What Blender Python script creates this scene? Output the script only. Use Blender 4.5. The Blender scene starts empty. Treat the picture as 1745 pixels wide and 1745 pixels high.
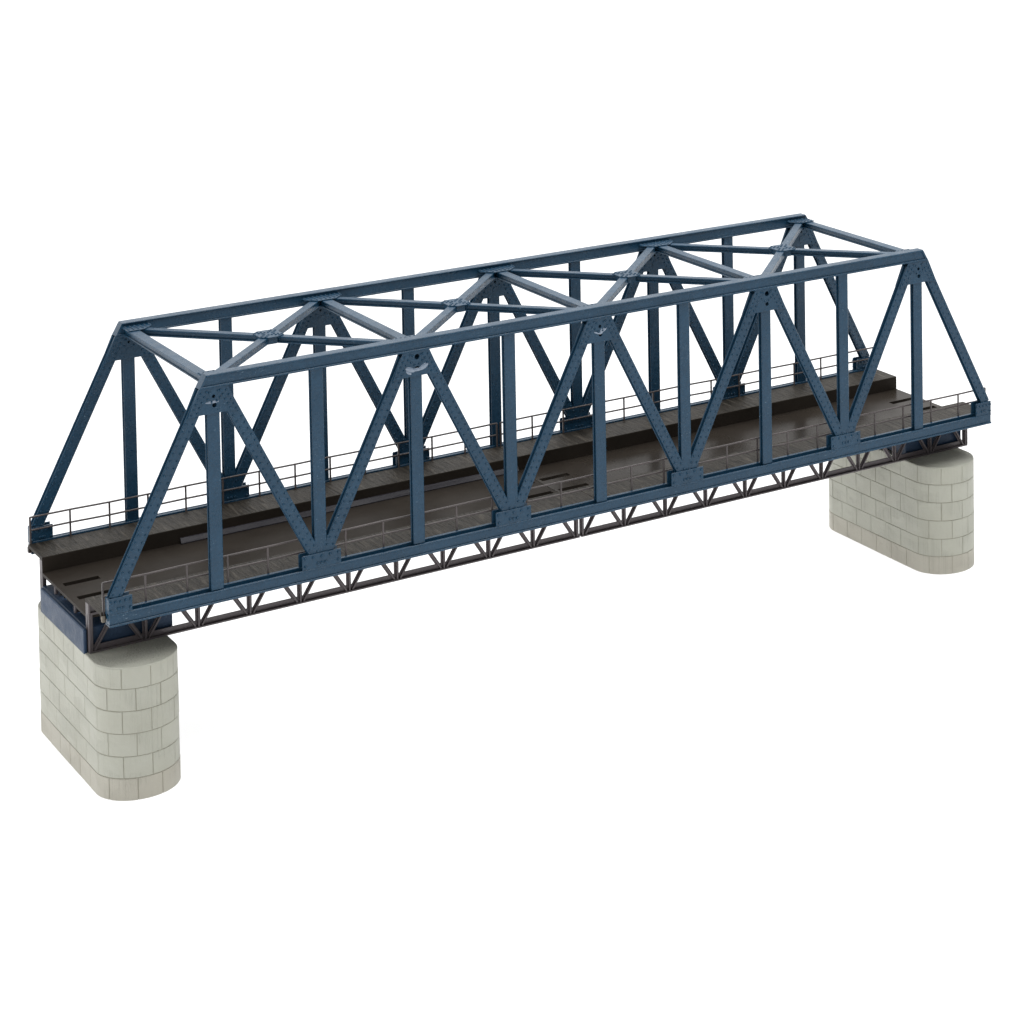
# Model railway truss bridge on two stone piers, product shot on a white ground lit from below by an added lamp.
# Dimensions below are in centimetres of the model; S turns them into Blender units.
import bpy, bmesh, math, random
from mathutils import Vector, Matrix
random.seed(7)
S = 0.1
ZF = 5.78                      # the ground lies this far below the underside of the bottom chord
scene = bpy.context.scene
COL = scene.collection
PI = math.pi

# ------------------------------------------------------------------ materials
def mat(name):
    m = bpy.data.materials.new(name); m.use_nodes = True
    nt = m.node_tree; b = nt.nodes['Principled BSDF']
    return m, nt, b
def nd(nt, t, **kw):
    n = nt.nodes.new(t)
    for k, v in kw.items(): setattr(n, k, v)
    return n
def coords(nt, sc=(1, 1, 1), rot=(0, 0, 0)):
    """world position in centimetres of the model, so copies do not repeat their pattern"""
    g = nd(nt, 'ShaderNodeNewGeometry'); mp = nd(nt, 'ShaderNodeMapping')
    mp.inputs['Scale'].default_value = [s / S for s in sc]; mp.inputs['Rotation'].default_value = rot
    nt.links.new(g.outputs['Position'], mp.inputs['Vector'])
    return mp.outputs['Vector']
def noise(nt, vec, scale, detail=3, rough=.55):
    n = nd(nt, 'ShaderNodeTexNoise'); n.inputs['Scale'].default_value = scale
    n.inputs['Detail'].default_value = detail; n.inputs['Roughness'].default_value = rough
    nt.links.new(vec, n.inputs['Vector']); return n.outputs['Fac']
def ramp(nt, fac, p0, c0, p1, c1):
    r = nd(nt, 'ShaderNodeValToRGB'); e = r.color_ramp.elements
    e[0].position = p0; e[0].color = c0 if len(c0) == 4 else (*c0, 1)
    e[1].position = p1; e[1].color = c1 if len(c1) == 4 else (*c1, 1)
    nt.links.new(fac, r.inputs['Fac']); return r.outputs['Color']
def g3(v): return (v, v, v)
def mix(nt, fac, a, b, mode='MIX'):
    m = nd(nt, 'ShaderNodeMix', data_type='RGBA', blend_type=mode)
    for s, v in ((0, fac), (6, a), (7, b)):
        if isinstance(v, (int, float)): m.inputs[s].default_value = v
        elif isinstance(v, tuple): m.inputs[s].default_value = (*v, 1)
        else: nt.links.new(v, m.inputs[s])
    return m.outputs[2]
def mul(nt, a, b):
    m = nd(nt, 'ShaderNodeMath', operation='MULTIPLY')
    for s, v in ((0, a), (1, b)):
        if isinstance(v, (int, float)): m.inputs[s].default_value = v
        else: nt.links.new(v, m.inputs[s])
    return m.outputs[0]
def add(nt, a, b):
    m = nd(nt, 'ShaderNodeMath', operation='ADD')
    for s, v in ((0, a), (1, b)):
        if isinstance(v, (int, float)): m.inputs[s].default_value = v
        else: nt.links.new(v, m.inputs[s])
    return m.outputs[0]
def bump(nt, b, h, strength, dist):
    n = nd(nt, 'ShaderNodeBump'); n.inputs['Strength'].default_value = strength
    n.inputs['Distance'].default_value = dist * S
    nt.links.new(h, n.inputs['Height']); nt.links.new(n.outputs['Normal'], b.inputs['Normal'])

def blue_plastic(name, base, hi, rough, scr, spec):
    m, nt, b = mat(name)
    v = coords(nt)
    big = noise(nt, v, .55, 4); fine = noise(nt, v, 9, 4, .7)
    c = mix(nt, ramp(nt, big, .35, g3(0), .68, g3(1)), base, hi)
    c = mix(nt, ramp(nt, fine, .35, g3(0), .7, g3(.55)), c, tuple(x * .72 for x in base))
    # rubbed, whitened plastic: fine flecks where parts were cut and handled
    st = noise(nt, coords(nt, (3.2, 6, 11), (0, .22, 0)), 2.6, 5, .72)
    zone = ramp(nt, noise(nt, v, .32, 2), .50, g3(0), .66, g3(1))
    fl = mul(nt, ramp(nt, st, .61, g3(0), .70, g3(1)), mul(nt, zone, scr))
    c = mix(nt, fl, c, (.20, .29, .37))
    sp = ramp(nt, noise(nt, v, 11, 2, .5), .70, g3(0), .76, g3(.5))    # tiny pale specks
    c = mix(nt, sp, c, (.10, .17, .24))
    nt.links.new(c, b.inputs['Base Color'])
    nt.links.new(ramp(nt, noise(nt, v, 2.2, 4), .3, g3(rough - .07), .7, g3(rough + .1)), b.inputs['Roughness'])
    b.inputs['Specular IOR Level'].default_value = spec
    bump(nt, b, add(nt, mul(nt, noise(nt, v, 14, 4, .7), .9), noise(nt, v, 3, 2)), .55, .022)
    return m
M_BLUE = blue_plastic('blue moulded plastic', (.0095, .0445, .086), (.016, .061, .114), .28, 1.0, .34)
M_BLOCK = blue_plastic('blue block plastic', (.020, .044, .088), (.026, .054, .104), .45, .2, .25)

def plain(name, base, hi, rough, spec, bstr=.3, bscale=12):
    m, nt, b = mat(name); v = coords(nt)
    c = mix(nt, ramp(nt, noise(nt, v, 1.1, 5, .6), .3, g3(0), .72, g3(1)), base, hi)
    nt.links.new(c, b.inputs['Base Color']); b.inputs['Roughness'].default_value = rough
    b.inputs['Specular IOR Level'].default_value = spec
    bump(nt, b, noise(nt, v, bscale, 3), bstr, .02)
    return m
M_GIRD = plain('grey brown lattice plastic', (.082, .070, .074), (.114, .098, .103), .38, .35)
M_RAIL = plain('brown rail plastic', (.060, .050, .049), (.095, .080, .079), .34, .45)
M_PIN = plain('pale cut plastic', (.10, .085, .065), (.24, .21, .17), .5, .3)
M_GLUE_GLINT = plain('glue with painted glint', (.13, .18, .25), (.23, .29, .37), .10, 1.0, .3, 5)  # glue spots on shiny dimples, their glint painted as pale colour

def deck_road(name, spec, r0, r1):
    m, nt, b = mat(name); v = coords(nt)
    c = mix(nt, ramp(nt, noise(nt, v, .4, 5, .6), .3, g3(0), .7, g3(1)), (.022, .018, .0145), (.035, .029, .0235))
    dust = ramp(nt, noise(nt, v, 7.5, 4, .75), .705, g3(0), .73, g3(.7))
    c = mix(nt, dust, c, (.11, .08, .055))
    nt.links.new(c, b.inputs['Base Color'])
    nt.links.new(ramp(nt, noise(nt, v, .35, 4), .35, g3(r0), .7, g3(r1)), b.inputs['Roughness'])
    b.inputs['Specular IOR Level'].default_value = spec
    bump(nt, b, add(nt, noise(nt, v, .9, 2), mul(nt, noise(nt, v, 22, 3), .12)), .25, .02)
    return m
def deck_walk():
    m, nt, b = mat('dark brown boarded walkway plastic'); v = coords(nt)
    # fine transverse boards, a little skewed and uneven
    def streaks(deg, seed):
        mp = coords(nt, (7.5, .75, 1), (0, 0, math.radians(deg)))
        o = nd(nt, 'ShaderNodeVectorMath', operation='ADD'); o.inputs[1].default_value = (seed, seed * 1.7, 0); nt.links.new(mp, o.inputs[0])
        return noise(nt, o.outputs[0], 1.0, 3, .65)
    patch = ramp(nt, noise(nt, v, .45, 2), .47, g3(0), .53, g3(1))
    ln = mix(nt, patch, streaks(-13, 3.1), streaks(-32, 8.3))
    lnv = nd(nt, 'ShaderNodeRGBToBW'); nt.links.new(ln, lnv.inputs[0]); ln = lnv.outputs[0]
    c = mix(nt, ramp(nt, noise(nt, v, 1.3, 5, .65), .3, g3(0), .72, g3(1)), (.026, .0225, .018), (.040, .035, .028))
    c = mix(nt, mul(nt, ramp(nt, ln, .36, g3(1), .47, g3(0)), .7), c, (.010, .009, .007))
    c = mix(nt, mul(nt, ramp(nt, ln, .56, g3(0), .68, g3(1)), .55), c, (.105, .092, .075))
    nt.links.new(c, b.inputs['Base Color']); b.inputs['Roughness'].default_value = .5
    b.inputs['Specular IOR Level'].default_value = .14
    bump(nt, b, add(nt, mul(nt, ln, 1.6), mul(nt, noise(nt, v, 12, 4), .5)), 1.0, .05)
    return m
def reflection_strip_mat():
    m, nt, b = mat('reflection strip plastic'); v = coords(nt)
    b.inputs['Base Color'].default_value = (.026, .024, .030, 1); b.inputs['Specular IOR Level'].default_value = .15  # bluish tint of the reflection put into the base colour
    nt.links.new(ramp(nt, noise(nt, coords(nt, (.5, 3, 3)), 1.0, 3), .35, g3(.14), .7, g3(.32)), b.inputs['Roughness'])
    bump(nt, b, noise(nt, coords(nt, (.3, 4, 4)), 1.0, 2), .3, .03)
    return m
M_REFLECTION = reflection_strip_mat()
M_ROAD = deck_road('dark brown matt roadway plastic', .04, .36, .52); M_ROADG = deck_road('dark brown glossy roadway plastic', .075, .21, .36); M_WALK = deck_walk()

def stone(name, a, b_):
    m, nt, b = mat(name); v = coords(nt)
    c = mix(nt, ramp(nt, noise(nt, v, .5, 5, .6), .3, g3(0), .7, g3(1)), a, b_)
    st = noise(nt, coords(nt, (19, 19, .35)), 1.0, 3, .6)              # fine upright tool marks
    zone = ramp(nt, noise(nt, coords(nt, (.75, .75, 1.3)), 1.0, 1), .44, g3(.05), .60, g3(1))
    c = mix(nt, mul(nt, ramp(nt, st, .50, g3(0), .66, g3(1)), mul(nt, zone, .27)), c, tuple(x * .68 for x in a))
    nt.links.new(c, b.inputs['Base Color']); b.inputs['Roughness'].default_value = .5
    b.inputs['Specular IOR Level'].default_value = .25
    b.inputs['Subsurface Weight'].default_value = .0
    bump(nt, b, add(nt, mul(nt, st, zone), mul(nt, noise(nt, v, 6, 3), .4)), 1.0, .045)
    return m
M_STONE = stone('pale grey moulded stone', (.405, .405, .343), (.442, .446, .386))
M_BASE = stone('warm grey moulded stone', (.415, .397, .336), (.446, .43, .37))
M_JOINT = plain('stone joint', (.30, .29, .235), (.33, .32, .265), .7, .1)
def underlit_ground():
    """translucent white ground: half scatters back what falls on it, half lets the added lamp below through"""
    m, nt, b = mat('translucent white ground'); v = coords(nt)
    c = mix(nt, noise(nt, v, 2, 3), (.90, .90, .90), (.92, .92, .92))
    nt.links.new(c, b.inputs['Base Color']); b.inputs['Roughness'].default_value = .9
    b.inputs['Specular IOR Level'].default_value = .1
    t = nd(nt, 'ShaderNodeBsdfTranslucent'); t.inputs['Color'].default_value = (.94, .94, .94, 1)
    x = nd(nt, 'ShaderNodeMixShader'); x.inputs[0].default_value = .6
    nt.links.new(b.outputs[0], x.inputs[1]); nt.links.new(t.outputs[0], x.inputs[2])
    nt.links.new(x.outputs[0], nt.nodes['Material Output'].inputs['Surface'])
    return m
M_GROUND = underlit_ground()

# ------------------------------------------------------------------ mesh helpers
def obox(bm, c, ax, ay, az, hx, hy, hz, bev=0.0):
    """oriented box: centre, three unit axes, half sizes, small chamfer"""
    c, ax, ay, az = Vector(c), Vector(ax), Vector(ay), Vector(az)
    vs = [bm.verts.new(c + ax * hx * i + ay * hy * j + az * hz * k) for i in (-1, 1) for j in (-1, 1) for k in (-1, 1)]
    fs = [bm.faces.new([vs[i] for i in q]) for q in ((0, 1, 3, 2), (4, 6, 7, 5), (0, 4, 5, 1), (2, 3, 7, 6), (0, 2, 6, 4), (1, 5, 7, 3))]
    if bev > 0:
        es = {e for f in fs for e in f.edges}
        bmesh.ops.bevel(bm, geom=list(es), offset=bev, segments=1, affect='EDGES', profile=.5)
def box(bm, x0, x1, y0, y1, z0, z1, bev=0.0):
    obox(bm, ((x0 + x1) / 2, (y0 + y1) / 2, (z0 + z1) / 2), (1, 0, 0), (0, 1, 0), (0, 0, 1), abs(x1 - x0) / 2, abs(y1 - y0) / 2, abs(z1 - z0) / 2, bev)
def prism(bm, pts, lo, hi, frame, bev=0.0, holes=()):
    """extrude a 2-D outline; frame(u, v, w) gives the 3-D point; round holes (u, v, r) go right through"""
    def loop(pp, w): 
        return [bm.verts.new(frame(u, v, w)) for u, v in pp]
    if not holes:
        a, b = loop(pts, lo), loop(pts, hi); n = len(pts)
        fs = [bm.faces.new(a), bm.faces.new(b[::-1])]
        fs += [bm.faces.new([a[i], b[i], b[(i + 1) % n], a[(i + 1) % n]]) for i in range(n)]
        if bev > 0:
            es = {e for f in fs[:2] for e in f.edges}
            bmesh.ops.bevel(bm, geom=list(es), offset=bev, segments=1, affect='EDGES', profile=.5)
        return
    outl = [pts] + [[(u + r * math.cos(2 * PI * k / 14), v + r * math.sin(2 * PI * k / 14)) for k in range(14)] for u, v, r in holes]
    rings = []
    for w in (lo, hi):
        es = []; rr = []
        for o in outl:
            vs = loop(o, w); rr.append(vs)
            es += [bm.edges.new((vs[i], vs[(i + 1) % len(vs)])) for i in range(len(vs))]
        bmesh.ops.triangle_fill(bm, use_beauty=True, use_dissolve=False, edges=es)
        rings.append(rr)
    for A, B in zip(*rings):
        n = len(A)
        for i in range(n): bm.faces.new([A[i], B[i], B[(i + 1) % n], A[(i + 1) % n]])
def dome(bm, p, nrm, r=.05, h=.042, seg=8):
    """one rivet head"""
    p, nrm = Vector(p), Vector(nrm).normalized()
    t = nrm.orthogonal().normalized(); s = nrm.cross(t)
    rows = []
    for k, (rr, hh) in enumerate(((1, 0), (.92, .5), (.55, .9))):
        rows.append([bm.verts.new(p + nrm * h * hh + (t * math.cos(2 * PI * i / seg) + s * math.sin(2 * PI * i / seg)) * r * rr) for i in range(seg)])
    top = bm.verts.new(p + nrm * h)
    for a, b in zip(rows, rows[1:]):
        for i in range(seg): bm.faces.new([a[i], a[(i + 1) % seg], b[(i + 1) % seg], b[i]])
    for i in range(seg): bm.faces.new([rows[-1][i], rows[-1][(i + 1) % seg], top])
def tube(bm, p0, p1, r, seg=8):
    p0, p1 = Vector(p0), Vector(p1); d = (p1 - p0).normalized()
    t = d.orthogonal().normalized(); s = d.cross(t)
    a, b = ([bm.verts.new(p + (t * math.cos(2 * PI * i / seg) + s * math.sin(2 * PI * i / seg)) * r) for i in range(seg)] for p in (p0, p1))
    for i in range(seg): bm.faces.new([a[i], a[(i + 1) % seg], b[(i + 1) % seg], b[i]])
    bm.faces.new(a[::-1]); bm.faces.new(b)
ORIG = {}
def link(name, bm, m, parent=None, smooth=0.0, mats=None):
    """turn a bmesh (cm) into one mesh object whose origin is the middle of its bounds"""
    bmesh.ops.recalc_face_normals(bm, faces=bm.faces[:])
    lo = Vector([min(v.co[i] for v in bm.verts) for i in range(3)]); hi = Vector([max(v.co[i] for v in bm.verts) for i in range(3)])
    c = (lo + hi) / 2
    for v in bm.verts: v.co = (v.co - c) * S
    me = bpy.data.meshes.new(name); bm.to_mesh(me); bm.free()
    for mm in (mats or [m]): me.materials.append(mm)
    if smooth:
        for p in me.polygons: p.use_smooth = True
        me.set_sharp_from_angle(angle=math.radians(smooth))
    o = bpy.data.objects.new(name, me); COL.objects.link(o)
    w = (c + Vector((0, 0, ZF))) * S
    ORIG[o.name] = w
    o.location = w - ORIG[parent.name] if parent else w
    if parent: o.parent = parent
    return o
def thing(name, loc, label, cat, group=None):
    o = bpy.data.objects.new(name, None); COL.objects.link(o)
    w = (Vector(loc) + Vector((0, 0, ZF))) * S; o.location = w; ORIG[o.name] = w
    o.empty_display_size = .1
    o['label'] = label; o['category'] = cat
    if group: o['group'] = group
    return o
NB = bmesh.new

# ------------------------------------------------------------------ the bridge
W = 8.92; P = 7.19; H = 7.66; ZB = .45; ZT = 7.75; SL = (P / 2) / (ZT - ZB)
bridge = thing('truss_bridge', (0, W / 2, 0), 'blue model railway truss bridge with dark brown deck, resting on two stone piers', 'bridge')
TOPS = [(k - 2) * P for k in range(5)]
BOTS = [(k - 1.5) * P for k in range(4)]
END = 17.98
def side(far):
    """y measured inwards from the outer face of a truss"""
    return (lambda y: W - y) if far else (lambda y: y)

def i_member(p0, p1, f, y0, y1, w, rivets):
    """riveted I member between two points of a truss plane (x, z)"""
    bm = NB(); a, b = Vector((p0[0], 0, p0[1])), Vector((p1[0], 0, p1[1]))
    d = (b - a); L = d.length; d.normalize(); n = Vector((d.z, 0, -d.x)); mid = (a + b) / 2
    t = .055
    def put(ya, yb, ww, bev):
        c = mid + Vector((0, (f(ya) + f(yb)) / 2, 0))
        obox(bm, c, d, n, (0, 1, 0), L / 2, ww / 2, abs(yb - ya) / 2, bev)
    put(y0, y0 + t, w, .022); put(y1 - t, y1, w, .022); put(y0 + t, y1 - t, w * .45, 0)
    if rivets:
        step = .245; nn = int(L / step)
        sgn = f(1) - f(0)
        for yy, dirn in ((y0, -sgn), (y1, sgn)):
            for k in range(nn):
                s = -L / 2 + (k + .5) * L / nn
                for q in (-1, 1):
                    s2 = s + q * step * .12
                    dome(bm, mid + d * s2 + n * q * w * .27 + Vector((0, f(yy), 0)), (0, dirn, 0), .040, .046)
    return bm

def bottom_gusset(bm, f, xs, y0, y1, riv, zt=.90, skew=0):
    fr = lambda u, v, w: Vector((u, f(w), v))
    x0, x1 = xs
    prism(bm, [(x0, .40), (x1, .40), (x1, zt - .0), (x1 - .04, zt), (x0 + .04, zt), (x0, zt - .04)], y0, y1, fr, .012)
    out = (f(1) - f(0)) * (-1 if riv == 'out' else 1); yy = y0 if riv == 'out' else y1
    w = x1 - x0
    for u, v, r in [(.07, .80, .05), (.28, .79, .05), (.5, .78, .05), (.72, .79, .05), (.93, .80, .05), (.08, .52, .05), (.92, .54, .05), (.40, .56, .055), (.5, .56, .055), (.60, .56, .055)]:
        dome(bm, (x0 + w * u, f(yy), v), (0, out, 0), r * 1.05, .055)

for far in (False, True):
    f = side(far); sg = f(1) - f(0)
    # bottom chord: plated beam with a foot flange and a cover flange
    bm = NB()
    def fb(x0, x1, ya, yb, z0, z1, bev=0): box(bm, x0, x1, min(f(ya), f(yb)), max(f(ya), f(yb)), z0, z1, bev)
    fb(-END, END, -.025, .42, 0, .07, .014)
    fb(-END + .01, END - .01, .025, .395, .075, .345)
    fb(-END, END, .004, .075, .345, .405, .012); fb(-END, END, .29, .42, .345, .455, .012)
    bottom = link('bottom_chord', bm, M_BLUE, bridge)
    # top chord: hollow-faced beam with raked ends
    bm = NB(); fr = lambda u, v, w: Vector((u, f(w), v))
    e0, e1 = 14.85, 14.61
    def rk(z): return e0 + (e1 - e0) * (z - 7.22) / (H - 7.22)
    def sect(z0, z1, ya, yb, inset=0, bev=0):
        prism(bm, [(-rk(z0) + inset, z0), (rk(z0) - inset, z0), (rk(z1) - inset, z1), (-rk(z1) + inset, z1)], ya, yb, fr, bev)
    sect(7.22, 7.285, -.02, .42, 0, .014)
    sect(7.285, 7.595, .045, .375, .05)
    sect(7.595, H, 0, .42, 0, .018)
    for s in (-1, 1):                                   # end plates
        prism(bm, [(s * (rk(7.285)), 7.285), (s * (rk(7.285) - .09), 7.285), (s * (rk(7.595) - .09), 7.595), (s * rk(7.595), 7.595)], .006, .41, fr, 0)
    top = link('top_chord', bm, M_BLUE, bridge)
    # gusset plates at the lower nodes
    for x in BOTS:
        for yy, rv in ((.012, 'out'), (.335, 'in')):
            bm = NB(); bottom_gusset(bm, f, (x - .69, x + .69), yy, yy + .06, rv); link('gusset_plate', bm, M_BLUE, bottom)
    for s in (-1, 1):
        for yy, rv in ((.012, 'out'), (.335, 'in')):
            bm = NB(); xs = sorted((s * END, s * 17.22)); bottom_gusset(bm, f, xs, yy, yy + .06, rv, .93); link('gusset_plate', bm, M_BLUE, bottom)
        bm = NB(); box(bm, *sorted((s * (END - .002), s * (END - .075))), *sorted((f(.075), f(.332))), .405, .90); link('end_plate', bm, M_BLUE, bottom)
    # gusset plates at the upper nodes, with the mould's pin holes
    for k, x in enumerate(TOPS):
        for yy, rv in ((.02, -1), (.345, 1)):
            bm = NB(); zl = 6.40
            hb, ht = (ZT - zl) * SL + .225, (ZT - 7.215) * SL + .225
            lo, hi = -1, 1
            pts = [(x - hb, zl - .10), (x - hb + .36, zl - .05), (x + hb - .36, zl - .05), (x + hb, zl - .10), (x + ht, 7.215), (x - ht, 7.215)]
            if rv < 0:
                holes = [(x + .02, 6.62, .075)] + ([(x + .02, 7.02, .095)] if k in (1, 3) else [(x + .0, 6.92, .06)])
            else: holes = [(x, 6.95, .05)]
            prism(bm, pts, yy, yy + .05, fr, 0, holes)
            face = yy if rv < 0 else yy + .05
            for q in (-1, 1):
                for j in range(5):
                    z = 6.42 + j * .165; cx = x + q * ((ZT - z) * SL)
                    for off in (-.1, .1): dome(bm, (cx + off, f(face), z + off * q * -.2), (0, rv * sg, 0), .041, .047)
            for (u, v) in ((-.14, 7.06), (.16, 7.08), (-.2, 6.84), (.22, 6.86), (-.08, 6.74), (.1, 6.76)) if rv < 0 else ((-.12, 7.05), (.12, 7.05), (-.17, 6.82), (.17, 6.82)):
                dome(bm, (x + u, f(face), v), (0, rv * sg, 0), .041, .047)
            if rv > 0:                                   # ejector-pin boss on the inner plate
                tube(bm, (x + .03, f(face), 6.62), (x + .03, f(face + .02), 6.62), .14, 16)
            g = link('gusset_plate', bm, M_BLUE, top)
            if rv < 0 and not far and k in (0, 1, 2):
                bm = NB()
                blobs = {0: [(-.05, 6.73, .24, .04, 0)], 1: [(-.24, 6.60, .20, .085, .35), (.26, 6.64, .19, .09, -.45), (.02, 6.57, .22, .06, 0), (-.3, 6.50, .12, .05, .6)],
                         2: [(.13, 6.76, .16, .055, -.45), (.06, 6.73, .06, .10, .2), (-.1, 6.69, .16, .035, .35)]}[k]
                for u, v, a, b, an in blobs:
                    mt = Matrix.Translation((x + u, f(.02), v)) @ Matrix.Rotation(an, 4, 'Y') @ Matrix.Diagonal((a, .022, b, 1))
                    bmesh.ops.create_icosphere(bm, subdivisions=3, radius=1, matrix=mt)
                if blobs: link('glue_glint', bm, M_GLUE_GLINT, top, 60)
    # posts
    for x in TOPS: link('upright', i_member((x, .405), (x, 6.48), f, .075, .335, .43, False), M_BLUE, bridge)
    for x in BOTS: link('upright', i_member((x, .405), (x, 7.218), f, .075, .335, .43, False), M_BLUE, bridge)
    # diagonals
    for k, x in enumerate(TOPS):
        for s in (-1, 1):
            def at(z): return (x + s * (ZT - z) * SL, z)
            outer = (k == 0 and s < 0) or (k == 4 and s > 0)
            link('diagonal', i_member(at(.88 if outer else .55), at(7.11 if outer else 7.0), f, .068, .342, .40, True), M_BLUE, bridge)

# ---- lateral bracing between the two top chords
ZS = 7.47
def i_flat(p0, p1, w, zt, depth, web=.36):
    bm = NB(); a, b = Vector((p0[0], p0[1], 0)), Vector((p1[0], p1[1], 0)); d = b - a; L = d.length; d.normalize()
    n = Vector((-d.y, d.x, 0)); mid = (a + b) / 2
    obox(bm, mid + Vector((0, 0, zt - .03)), d, n, (0, 0, 1), L / 2, w / 2, .03, .012)
    obox(bm, mid + Vector((0, 0, zt - depth + .025)), d, n, (0, 0, 1), L / 2, w / 2, .025, .010)
    obox(bm, mid + Vector((0, 0, zt - depth / 2 - .005)), d, n, (0, 0, 1), L / 2, w * web, depth / 2 - .055, 0)
    return bm
YI = .385
for x in TOPS:
    link('cross_strut', i_flat((x, YI), (x, W - YI), .38, ZS, .25), M_BLUE, bridge)
frz = lambda u, v, w: Vector((u, v, w))
for k in range(4):
    x0, x1 = TOPS[k], TOPS[k + 1]; cx, cy = (x0 + x1) / 2, W / 2
    dv = Vector((x1 - x0, W - 2 * YI, 0)).normalized()
    for s in (-1, 1):
        for e in (-1, 1):
            pe = (cx + e * (P / 2 - .12), cy + s * e * (cy - YI - .14)); pc = (cx + e * dv.x * .30, cy + s * e * dv.y * .30)
            link('cross_brace', i_flat(pc, pe, .32, ZS - .004, .24, .46 if s > 0 else .22), M_BLUE, bridge)
    bm = NB()
    hexa = [(-.43, -.36), (-.20, -.54), (.20, -.54), (.43, -.36), (.43, .36), (.20, .54), (-.20, .54), (-.43, .36)]
    prism(bm, [(cx + u, cy + v) for u, v in hexa], ZS - .005, ZS + .035, frz, .01)
    prism(bm, [(cx + u * .80, cy + v * .80) for u, v in hexa], ZS - .25, ZS - .006, frz, .01)
    for a in range(4):
        for r in (.18, .33, .47):
            for o in (-.08, .08):
                an = math.atan2(dv.y, dv.x) * (1 if a % 2 else -1) + (PI if a > 1 else 0)
                dome(bm, (cx + r * math.cos(an) - o * math.sin(an), cy + r * math.sin(an) + o * math.cos(an), ZS + .035), (0, 0, 1), .044, .032)
    link('brace_plate', bm, M_BLUE, bridge)
for far in (False, True):
    f = side(far)
    for k, x in enumerate(TOPS):
        l, r = (-.74 if k else -.24), (.74 if k < 4 else .24)
        pts = [(l, .388), (r, .388)] + ([(r, .66), (.36, 1.06)] if k < 4 else [(r, 1.06)]) + ([(-.36, 1.06), (l, .66)] if k else [(l, 1.06)])
        bm = NB(); prism(bm, [(x + u, f(v)) for u, v in pts], ZS + .004, ZS + .044, frz, .01)
        for v in (.48, .62, .76, .92):
            for u in [q * .17 for q in range(-5, 6)]:
                lim = .80 - max(0, v - .66) * .95
                if l + .05 < u < r - .05 and abs(u) < lim - .06: dome(bm, (x + u, f(v), ZS + .044), (0, 0, 1), .042, .032)
        link('brace_gusset', bm, M_BLUE, bridge)

# ---- deck, in two halves
ZW, ZR = .40, -.14
YA, YB = 2.09, W - 2.09
XE = 18.10
def plate_holes(bm, xs, ys, holes, z0, z1):
    vt = {}
    def V(i, j):
        if (i, j) not in vt: vt[i, j] = bm.verts.new((xs[i], ys[j], z1))
        return vt[i, j]
    fs = []
    for i in range(len(xs) - 1):
        for j in range(len(ys) - 1):
            cx, cy = (xs[i] + xs[i + 1]) / 2, (ys[j] + ys[j + 1]) / 2
            if any(a < cx < b and c < cy < d for a, b, c, d in holes): continue
            fs.append(bm.faces.new([V(i, j), V(i + 1, j), V(i + 1, j + 1), V(i, j + 1)]))
    r = bmesh.ops.extrude_face_region(bm, geom=fs)
    for v in r['geom']:
        if isinstance(v, bmesh.types.BMVert): v.co.z = z0
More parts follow.
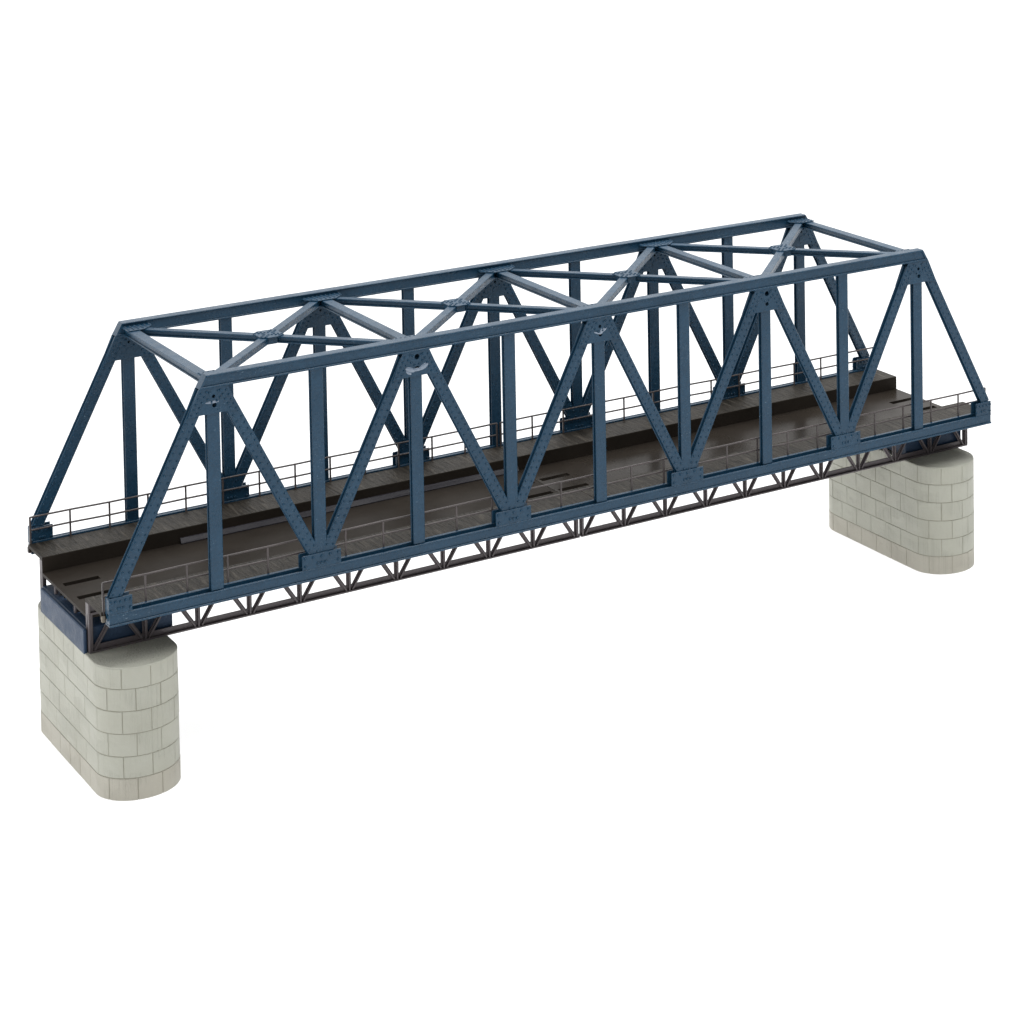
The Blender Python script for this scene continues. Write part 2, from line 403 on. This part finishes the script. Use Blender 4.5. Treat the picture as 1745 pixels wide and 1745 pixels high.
    # extrude_face_region leaves the source faces in place, so the slab is closed
for s in (-1, 1):
    xa, xb = sorted((s * .012, s * XE))
    bm = NB(); sl = []
    for c in (-1, 1):
        y0 = W / 2 + c * .77 - .16
        for q in ((s * .15, s * 1.36), (s * 16.66, s * 17.86)): sl.append((*sorted(q), y0, y0 + .32))
    xs = sorted({xa, xb, *[v for h in sl for v in h[:2]]}); ys = sorted({YA + .004, YB - .004, *[v for h in sl for v in h[2:]]})
    plate_holes(bm, xs, ys, sl, ZR - .10, ZR)
    for q in sl:                                         # pocket walls moulded under each slot
        box(bm, q[0] - .06, q[1] + .06, q[3] + .001, q[3] + .05, ZR - .40, ZR - .101)
        box(bm, q[0] - .06, q[1] + .06, q[2] - .05, q[2] - .001, ZR - .40, ZR - .101)
    road = link('roadway', bm, M_ROAD if s < 0 else M_ROADG, bridge)
    for y in (3.55, 5.72):                               # locating pegs under the roadway
        bm = NB(); tube(bm, (s * 17.98, y, ZR - .102), (s * 17.98, y, ZR - .42), .065, 10); link('peg', bm, M_GIRD, road, 40)
    for far in (False, True):
        f = side(far)
        fy = lambda u, v, w: Vector((w, f(u), v))
        bm = NB()
        prism(bm, [(.445, .29), (1.95, .29), (1.95, -.26), (YA, -.26), (YA, ZW - .015), (YA - .015, ZW), (.46, ZW), (.445, ZW - .015)], xa, xb, fy)
        prism(bm, [(.445, .285), (.56, .285), (.56, .16), (.445, .16)], xa, xb, fy)         # drip edge along the outside
        bmesh.ops.recalc_face_normals(bm, faces=bm.faces[:]); bm.normal_update()
        for fc in bm.faces: fc.material_index = 0 if fc.normal.z > .9 and fc.calc_center_median().z > .3 else 1
        walk = link('walkway', bm, M_WALK, bridge, mats=[M_WALK, M_ROAD])
        if s < 0 and far:                                # added glossy strip, shaped to stand in for a reflection on the upstand
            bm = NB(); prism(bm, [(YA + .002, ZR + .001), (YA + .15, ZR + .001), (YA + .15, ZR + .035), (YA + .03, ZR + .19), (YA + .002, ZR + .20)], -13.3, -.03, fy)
            link('reflection_strip', bm, M_REFLECTION, bridge)
        if s < 0 and not far:
            bm = NB(); box(bm, -XE - .02, -XE + .10, .32, .42, .10, .30, .02); link('sprue_stub', bm, M_PIN, walk)
        if s < 0 and far:
            bm = NB(); box(bm, -XE + .01, -XE + .16, f(.43), f(.28), .06, .30, .03); link('sprue_stub', bm, M_GIRD, walk)
        # lattice girder
        ya, yb = 1.79, 1.945
        bm = NB()
        g0, g1 = sorted((s * .03, s * 18.10))
        def gb(x0, x1, y0, y1, z0, z1, bev=0): box(bm, x0, x1, min(f(y0), f(y1)), max(f(y0), f(y1)), z0, z1, bev)
        gb(g0, g1, ya - .02, yb + .10, -1.385, -1.325, .01)
        gb(g0, g1, yb - .055, yb, -1.325, -1.16)
        gb(g0, g1, ya, yb, -.12, -.04, .008); gb(g0, g1, yb - .055, yb, -.04, .285)
        gir = link('lattice_girder', bm, M_GIRD, bridge)
        n = 10; xs_ = [s * (.115 + (18.02 - .115) * i / n) for i in range(n + 1)]
        for i, x in enumerate(xs_):
            endp = i in (0, n)
            bm = NB(); gb(x - .085, x + .085, yb - .052, yb - .003, -1.33, -.10); gb(x - (.028 if not endp else .04), x + (.028 if not endp else .04), ya + .005, yb - .05, -1.33, -.11, .006)
            if i == n: gb(x + s * .02, x + s * .085, ya - .02, yb + .13, -1.325, .28, .008)
            link('lattice_post', bm, M_GIRD, gir)
        for i in range(n):
            xm = (xs_[i] + xs_[i + 1]) / 2
            for x in (xs_[i], xs_[i + 1]):
                q = 1 if xm > x else -1
                a = Vector((x + q * .11, 0, -1.32)); b = Vector((xm - q * .02, 0, -.10)); d = b - a; L = d.length; d.normalize(); nn = Vector((d.z, 0, -d.x))
                bm = NB(); mid = (a + b) / 2
                obox(bm, mid + Vector((0, f(yb - .029), 0)), d, nn, (0, 1, 0), L / 2, .075, .022)
                obox(bm, mid + Vector((0, f((ya + yb - .05) / 2 + .006), 0)), d, nn, (0, 1, 0), L / 2, .027, (yb - .05 - ya) / 2 - .004, .006)
                gx = x + q * .20
                prism(bm, [(x + q * .09, -1.322), (x + q * .36, -1.322), (x + q * .36, -1.19), (x + q * .24, -1.13)], yb - .06, yb - .0525, lambda u, v, w: Vector((u, f(w), v)))
                link('lattice_diagonal', bm, M_GIRD, gir)
        # railing: two rails as one piece, posts as sub-parts
        yr = .475; zr0 = 1.345; zm = .885
        r0, r1 = s * .08, s * 18.02
        bm = NB(); npt = 13; px = [r0 + (r1 - r0) * i / npt for i in range(npt + 1)]
        wob = [(random.uniform(-.02, .02), random.uniform(-.012, .012)) for _ in px]
        for z in (zr0, zm):
            for i in range(npt):
                tube(bm, (px[i], f(yr + wob[i][0]), z + wob[i][1]), (px[i + 1], f(yr + wob[i + 1][0]), z + wob[i + 1][1]), .036)
        rail = link('railing', bm, M_RAIL, bridge, 50)
        for i, x in enumerate(px):
            bm = NB(); wd = .030
            obox(bm, (x, f(yr + wob[i][0] * .6 - .0), (ZW + zr0) / 2 - .04), (1, 0, 0), (0, 1, 0), (0, 0, 1), wd, .028, (zr0 - ZW) / 2 + .055, .006)
            link('rail_post', bm, M_RAIL, rail)

# ------------------------------------------------------------------ bearing blocks and piers
PR, PL, ZP = 1.36, 2.896, -1.385
for s, x0, x1 in ((-1, -18.118, -15.24), (1, 15.14, 17.98)):
    t = thing('bearing_block', ((x0 + x1) / 2, W / 2, ZP), 'blue bearing block lying on the %s pier between the bridge girders' % ('left' if s < 0 else 'right'), 'bearing block', 'blue bearing blocks')
    bm = NB(); box(bm, x0, x1, 2.06, W - 2.06, ZP + .002, -.60, .03); link('block_body', bm, M_BLOCK, t)
    if s < 0:
        bm = NB(); box(bm, x0 - .117, x0 - .001, 1.93, 6.70, ZP - .05, -.595, .03); link('face_plate', bm, M_BLOCK, t)
for s, xc, yc in ((-1, -16.86, 4.0), (1, 16.27, 4.11)):
    y0, y1 = yc - PL, yc + PL; q = PI * PR; Ls = 2 * PL; per = 2 * q + 2 * Ls
    def pos(u, o, z):
        u = u % per
        if u < q: a = PI + u / PR; c = (xc, y0)
        elif u < q + Ls: return Vector((xc + PR + o, y0 + (u - q), z))
        elif u < 2 * q + Ls: a = (u - q - Ls) / PR; c = (xc, y1)
        else: return Vector((xc - PR - o, y1 - (u - 2 * q - Ls), z))
        return Vector((c[0] + (PR + o) * math.cos(a), c[1] + (PR + o) * math.sin(a), z))
    odd = [.24, 1.29, 2.22, 3.20, 4.22]; even = [.76, 1.73, 2.55, 3.52]
    def fill(js, last):
        u = js[-1]; rem = (per + last) - u; n = round(rem / 1.045); return js + [u + rem * i / n for i in range(1, n)] + [per + last]
    odd = fill(odd, -.95); even = fill(even, -.57)
    odd = sorted([o if o < per else o for o in odd]); even = sorted(even)
    pier = thing('bridge_pier', (xc, yc, -ZF), 'pale grey stone block pier with rounded nose under the %s end of the bridge' % ('left' if s < 0 else 'right'), 'pier', 'stone piers carrying the bridge')
    zs = [-5.78, -5.05, -4.33, -3.58, -2.835, -2.10, ZP - .06]
    G = .0105; E_ = .014; D = .026
    def course(bm, js, z0, z1, tg, bg):
        for i in range(len(js)):
            a = js[i]; b = js[i + 1] if i + 1 < len(js) else js[0] + per
            a += G; b -= G
            n = max(2, int((b - a) / .11))
            us = [(a, -D), (a, -E_)] + [(a + E_ + (b - a - 2 * E_) * k / n, 0) for k in range(n + 1)] + [(b, -E_), (b, -D)]
            za, zb = z0 + (G if bg else 0), z1 - (G if tg else 0)
            zz = ([(za, -D), (za, -E_), (za + E_, 0)] if bg else [(za, 0)]) + ([(zb - E_, 0), (zb, -E_), (zb, -D)] if tg else [(zb, 0)])
            jit = random.uniform(-.006, .004)
            grid = [[bm.verts.new(pos(u, min(ou, oz) + (jit if min(ou, oz) > -.001 else 0), z)) for z, oz in zz] for u, ou in us]
            for r in range(len(us) - 1):
                for c in range(len(zz) - 1):
                    bm.faces.new([grid[r][c], grid[r + 1][c], grid[r + 1][c + 1], grid[r][c + 1]])
    def stadium(o, z, n=40): return [pos(per * 0 + u, o, z) for u in ([q * k / n for k in range(n + 1)] + [q + Ls + q * k / n for k in range(n + 1)])]
    bm = NB()
    for c in range(1, 6): course(bm, even if c % 2 == 0 else odd, zs[c], zs[c + 1], c < 5, True)
    link('masonry', bm, M_STONE, pier, 30)
    bm = NB(); course(bm, even, zs[0], zs[1], True, False); link('base_course', bm, M_BASE, pier, 30)['label'] = 'warmer beige bottom course of blocks'
    bm = NB()                                            # cap with a softly rounded rim
    prof = [(-.10, ZP - .058), (0, ZP - .058), (0, ZP - .035), (-.006, ZP - .018), (-.018, ZP - .006), (-.036, ZP)]
    rings = [[bm.verts.new(v) for v in stadium(o, z)] for o, z in prof]
    for A, B in zip(rings, rings[1:]):
        for i in range(len(A)): bm.faces.new([A[i], A[(i + 1) % len(A)], B[(i + 1) % len(A)], B[i]])
    bm.faces.new(rings[-1]); link('cap', bm, M_STONE, pier, 50)
    bm = NB(); A = [bm.verts.new(v) for v in stadium(-.021, -5.775)]; B = [bm.verts.new(v) for v in stadium(-.021, ZP - .065)]
    for i in range(len(A)): bm.faces.new([A[i], A[(i + 1) % len(A)], B[(i + 1) % len(A)], B[i]])
    bm.faces.new(A[::-1]); bm.faces.new(B); link('mortar', bm, M_JOINT, pier, 50)

# ------------------------------------------------------------------ white ground, made translucent for the added lamp below
bm = NB(); bm.faces.new([bm.verts.new((x, y, -ZF)) for x, y in ((-260, -200), (380, -200), (380, 420), (-260, 420))])
g = link('ground', bm, M_GROUND)
g['kind'] = 'structure'; g['label'] = 'plain white ground under and behind the bridge, lit through by an added lamp'; g['category'] = 'backdrop'

# ------------------------------------------------------------------ light
w = bpy.data.worlds.new('World'); scene.world = w; w.use_nodes = True
bg = w.node_tree.nodes['Background']; bg.inputs['Color'].default_value = (1, 1, 1, 1); bg.inputs['Strength'].default_value = 1.0
LAMP = 13500
# the studio: a white wall beyond the table, a dimmer room behind the camera
wn = w.node_tree; tc = wn.nodes.new('ShaderNodeTexCoord'); sx = wn.nodes.new('ShaderNodeSeparateXYZ'); mr = wn.nodes.new('ShaderNodeMapRange')
wn.links.new(tc.outputs['Generated'], sx.inputs[0]); wn.links.new(sx.outputs['Y'], mr.inputs['Value'])
mr.inputs['From Min'].default_value = -.2; mr.inputs['From Max'].default_value = .7; mr.inputs['To Min'].default_value = .22; mr.inputs['To Max'].default_value = 1.1
wn.links.new(mr.outputs['Result'], bg.inputs['Color'])
def softbox(name, loc, aim, sx, sy, power, color=(1, 1, 1)):
    l = bpy.data.lights.new(name, 'AREA'); l.shape = 'RECTANGLE'; l.size = sx * S; l.size_y = sy * S; l.energy = power; l.color = color
    o = bpy.data.objects.new(name, l); COL.objects.link(o)
    o.location = (Vector(loc) + Vector((0, 0, ZF))) * S
    d = Vector(aim) - Vector(loc); o.rotation_euler = d.to_track_quat('-Z', 'Y').to_euler()
    return o
softbox('softbox_overhead', (22, 4, 85), (2, 4, 0), 125, 75, 1250)
softbox('softbox_front', (-75, -95, 60), (0, 4, 2), 70, 70, 300)
softbox('softbox_left', (-130, 40, 30), (0, 4, 2), 60, 60, 330)
softbox('added_lamp_below', (60, 110, -60), (60, 110, 0), 640, 620, LAMP)  # added lamp, lifts the ground to white and washes out shadows

# ------------------------------------------------------------------ camera (view camera with shifted lens, as in product photography)
C = Vector((-41.92189, -77.32543, 29.54687)); yaw, pit, rol = .63308335, -.05188673, -.00928539
d = Vector((math.sin(yaw) * math.cos(pit), math.cos(yaw) * math.cos(pit), math.sin(pit))); r = Vector((math.cos(yaw), -math.sin(yaw), 0)); u = r.cross(d)
r2 = r * math.cos(rol) + u * math.sin(rol); u2 = u * math.cos(rol) - r * math.sin(rol)
cam = bpy.data.cameras.new('camera'); co = bpy.data.objects.new('camera', cam); COL.objects.link(co)
M = Matrix((r2, u2, -d)).transposed().to_4x4(); M.translation = (C + Vector((0, 0, ZF))) * S; co.matrix_world = M
N = 1745; cam.sensor_fit = 'HORIZONTAL'; cam.sensor_width = 36; cam.lens = 4125.053 / N * 36
cam.shift_x = (872.5 - 1573.958) / N; cam.shift_y = (-294.133 - 872.5) / N
cam.clip_start = .05; cam.clip_end = 500
scene.camera = co

# ------------------------------------------------------------------ render settings
vs = scene.view_settings; scene.display_settings.display_device = 'sRGB'
vs.view_transform = 'Standard'; vs.look = 'None'; vs.exposure = 0; vs.gamma = 1; vs.use_curve_mapping = False
scene.render.engine = 'CYCLES'; scene.cycles.max_bounces = 10; scene.cycles.diffuse_bounces = 5; scene.cycles.glossy_bounces = 4
scene.cycles.use_denoising = True
scene.render.film_transparent = False
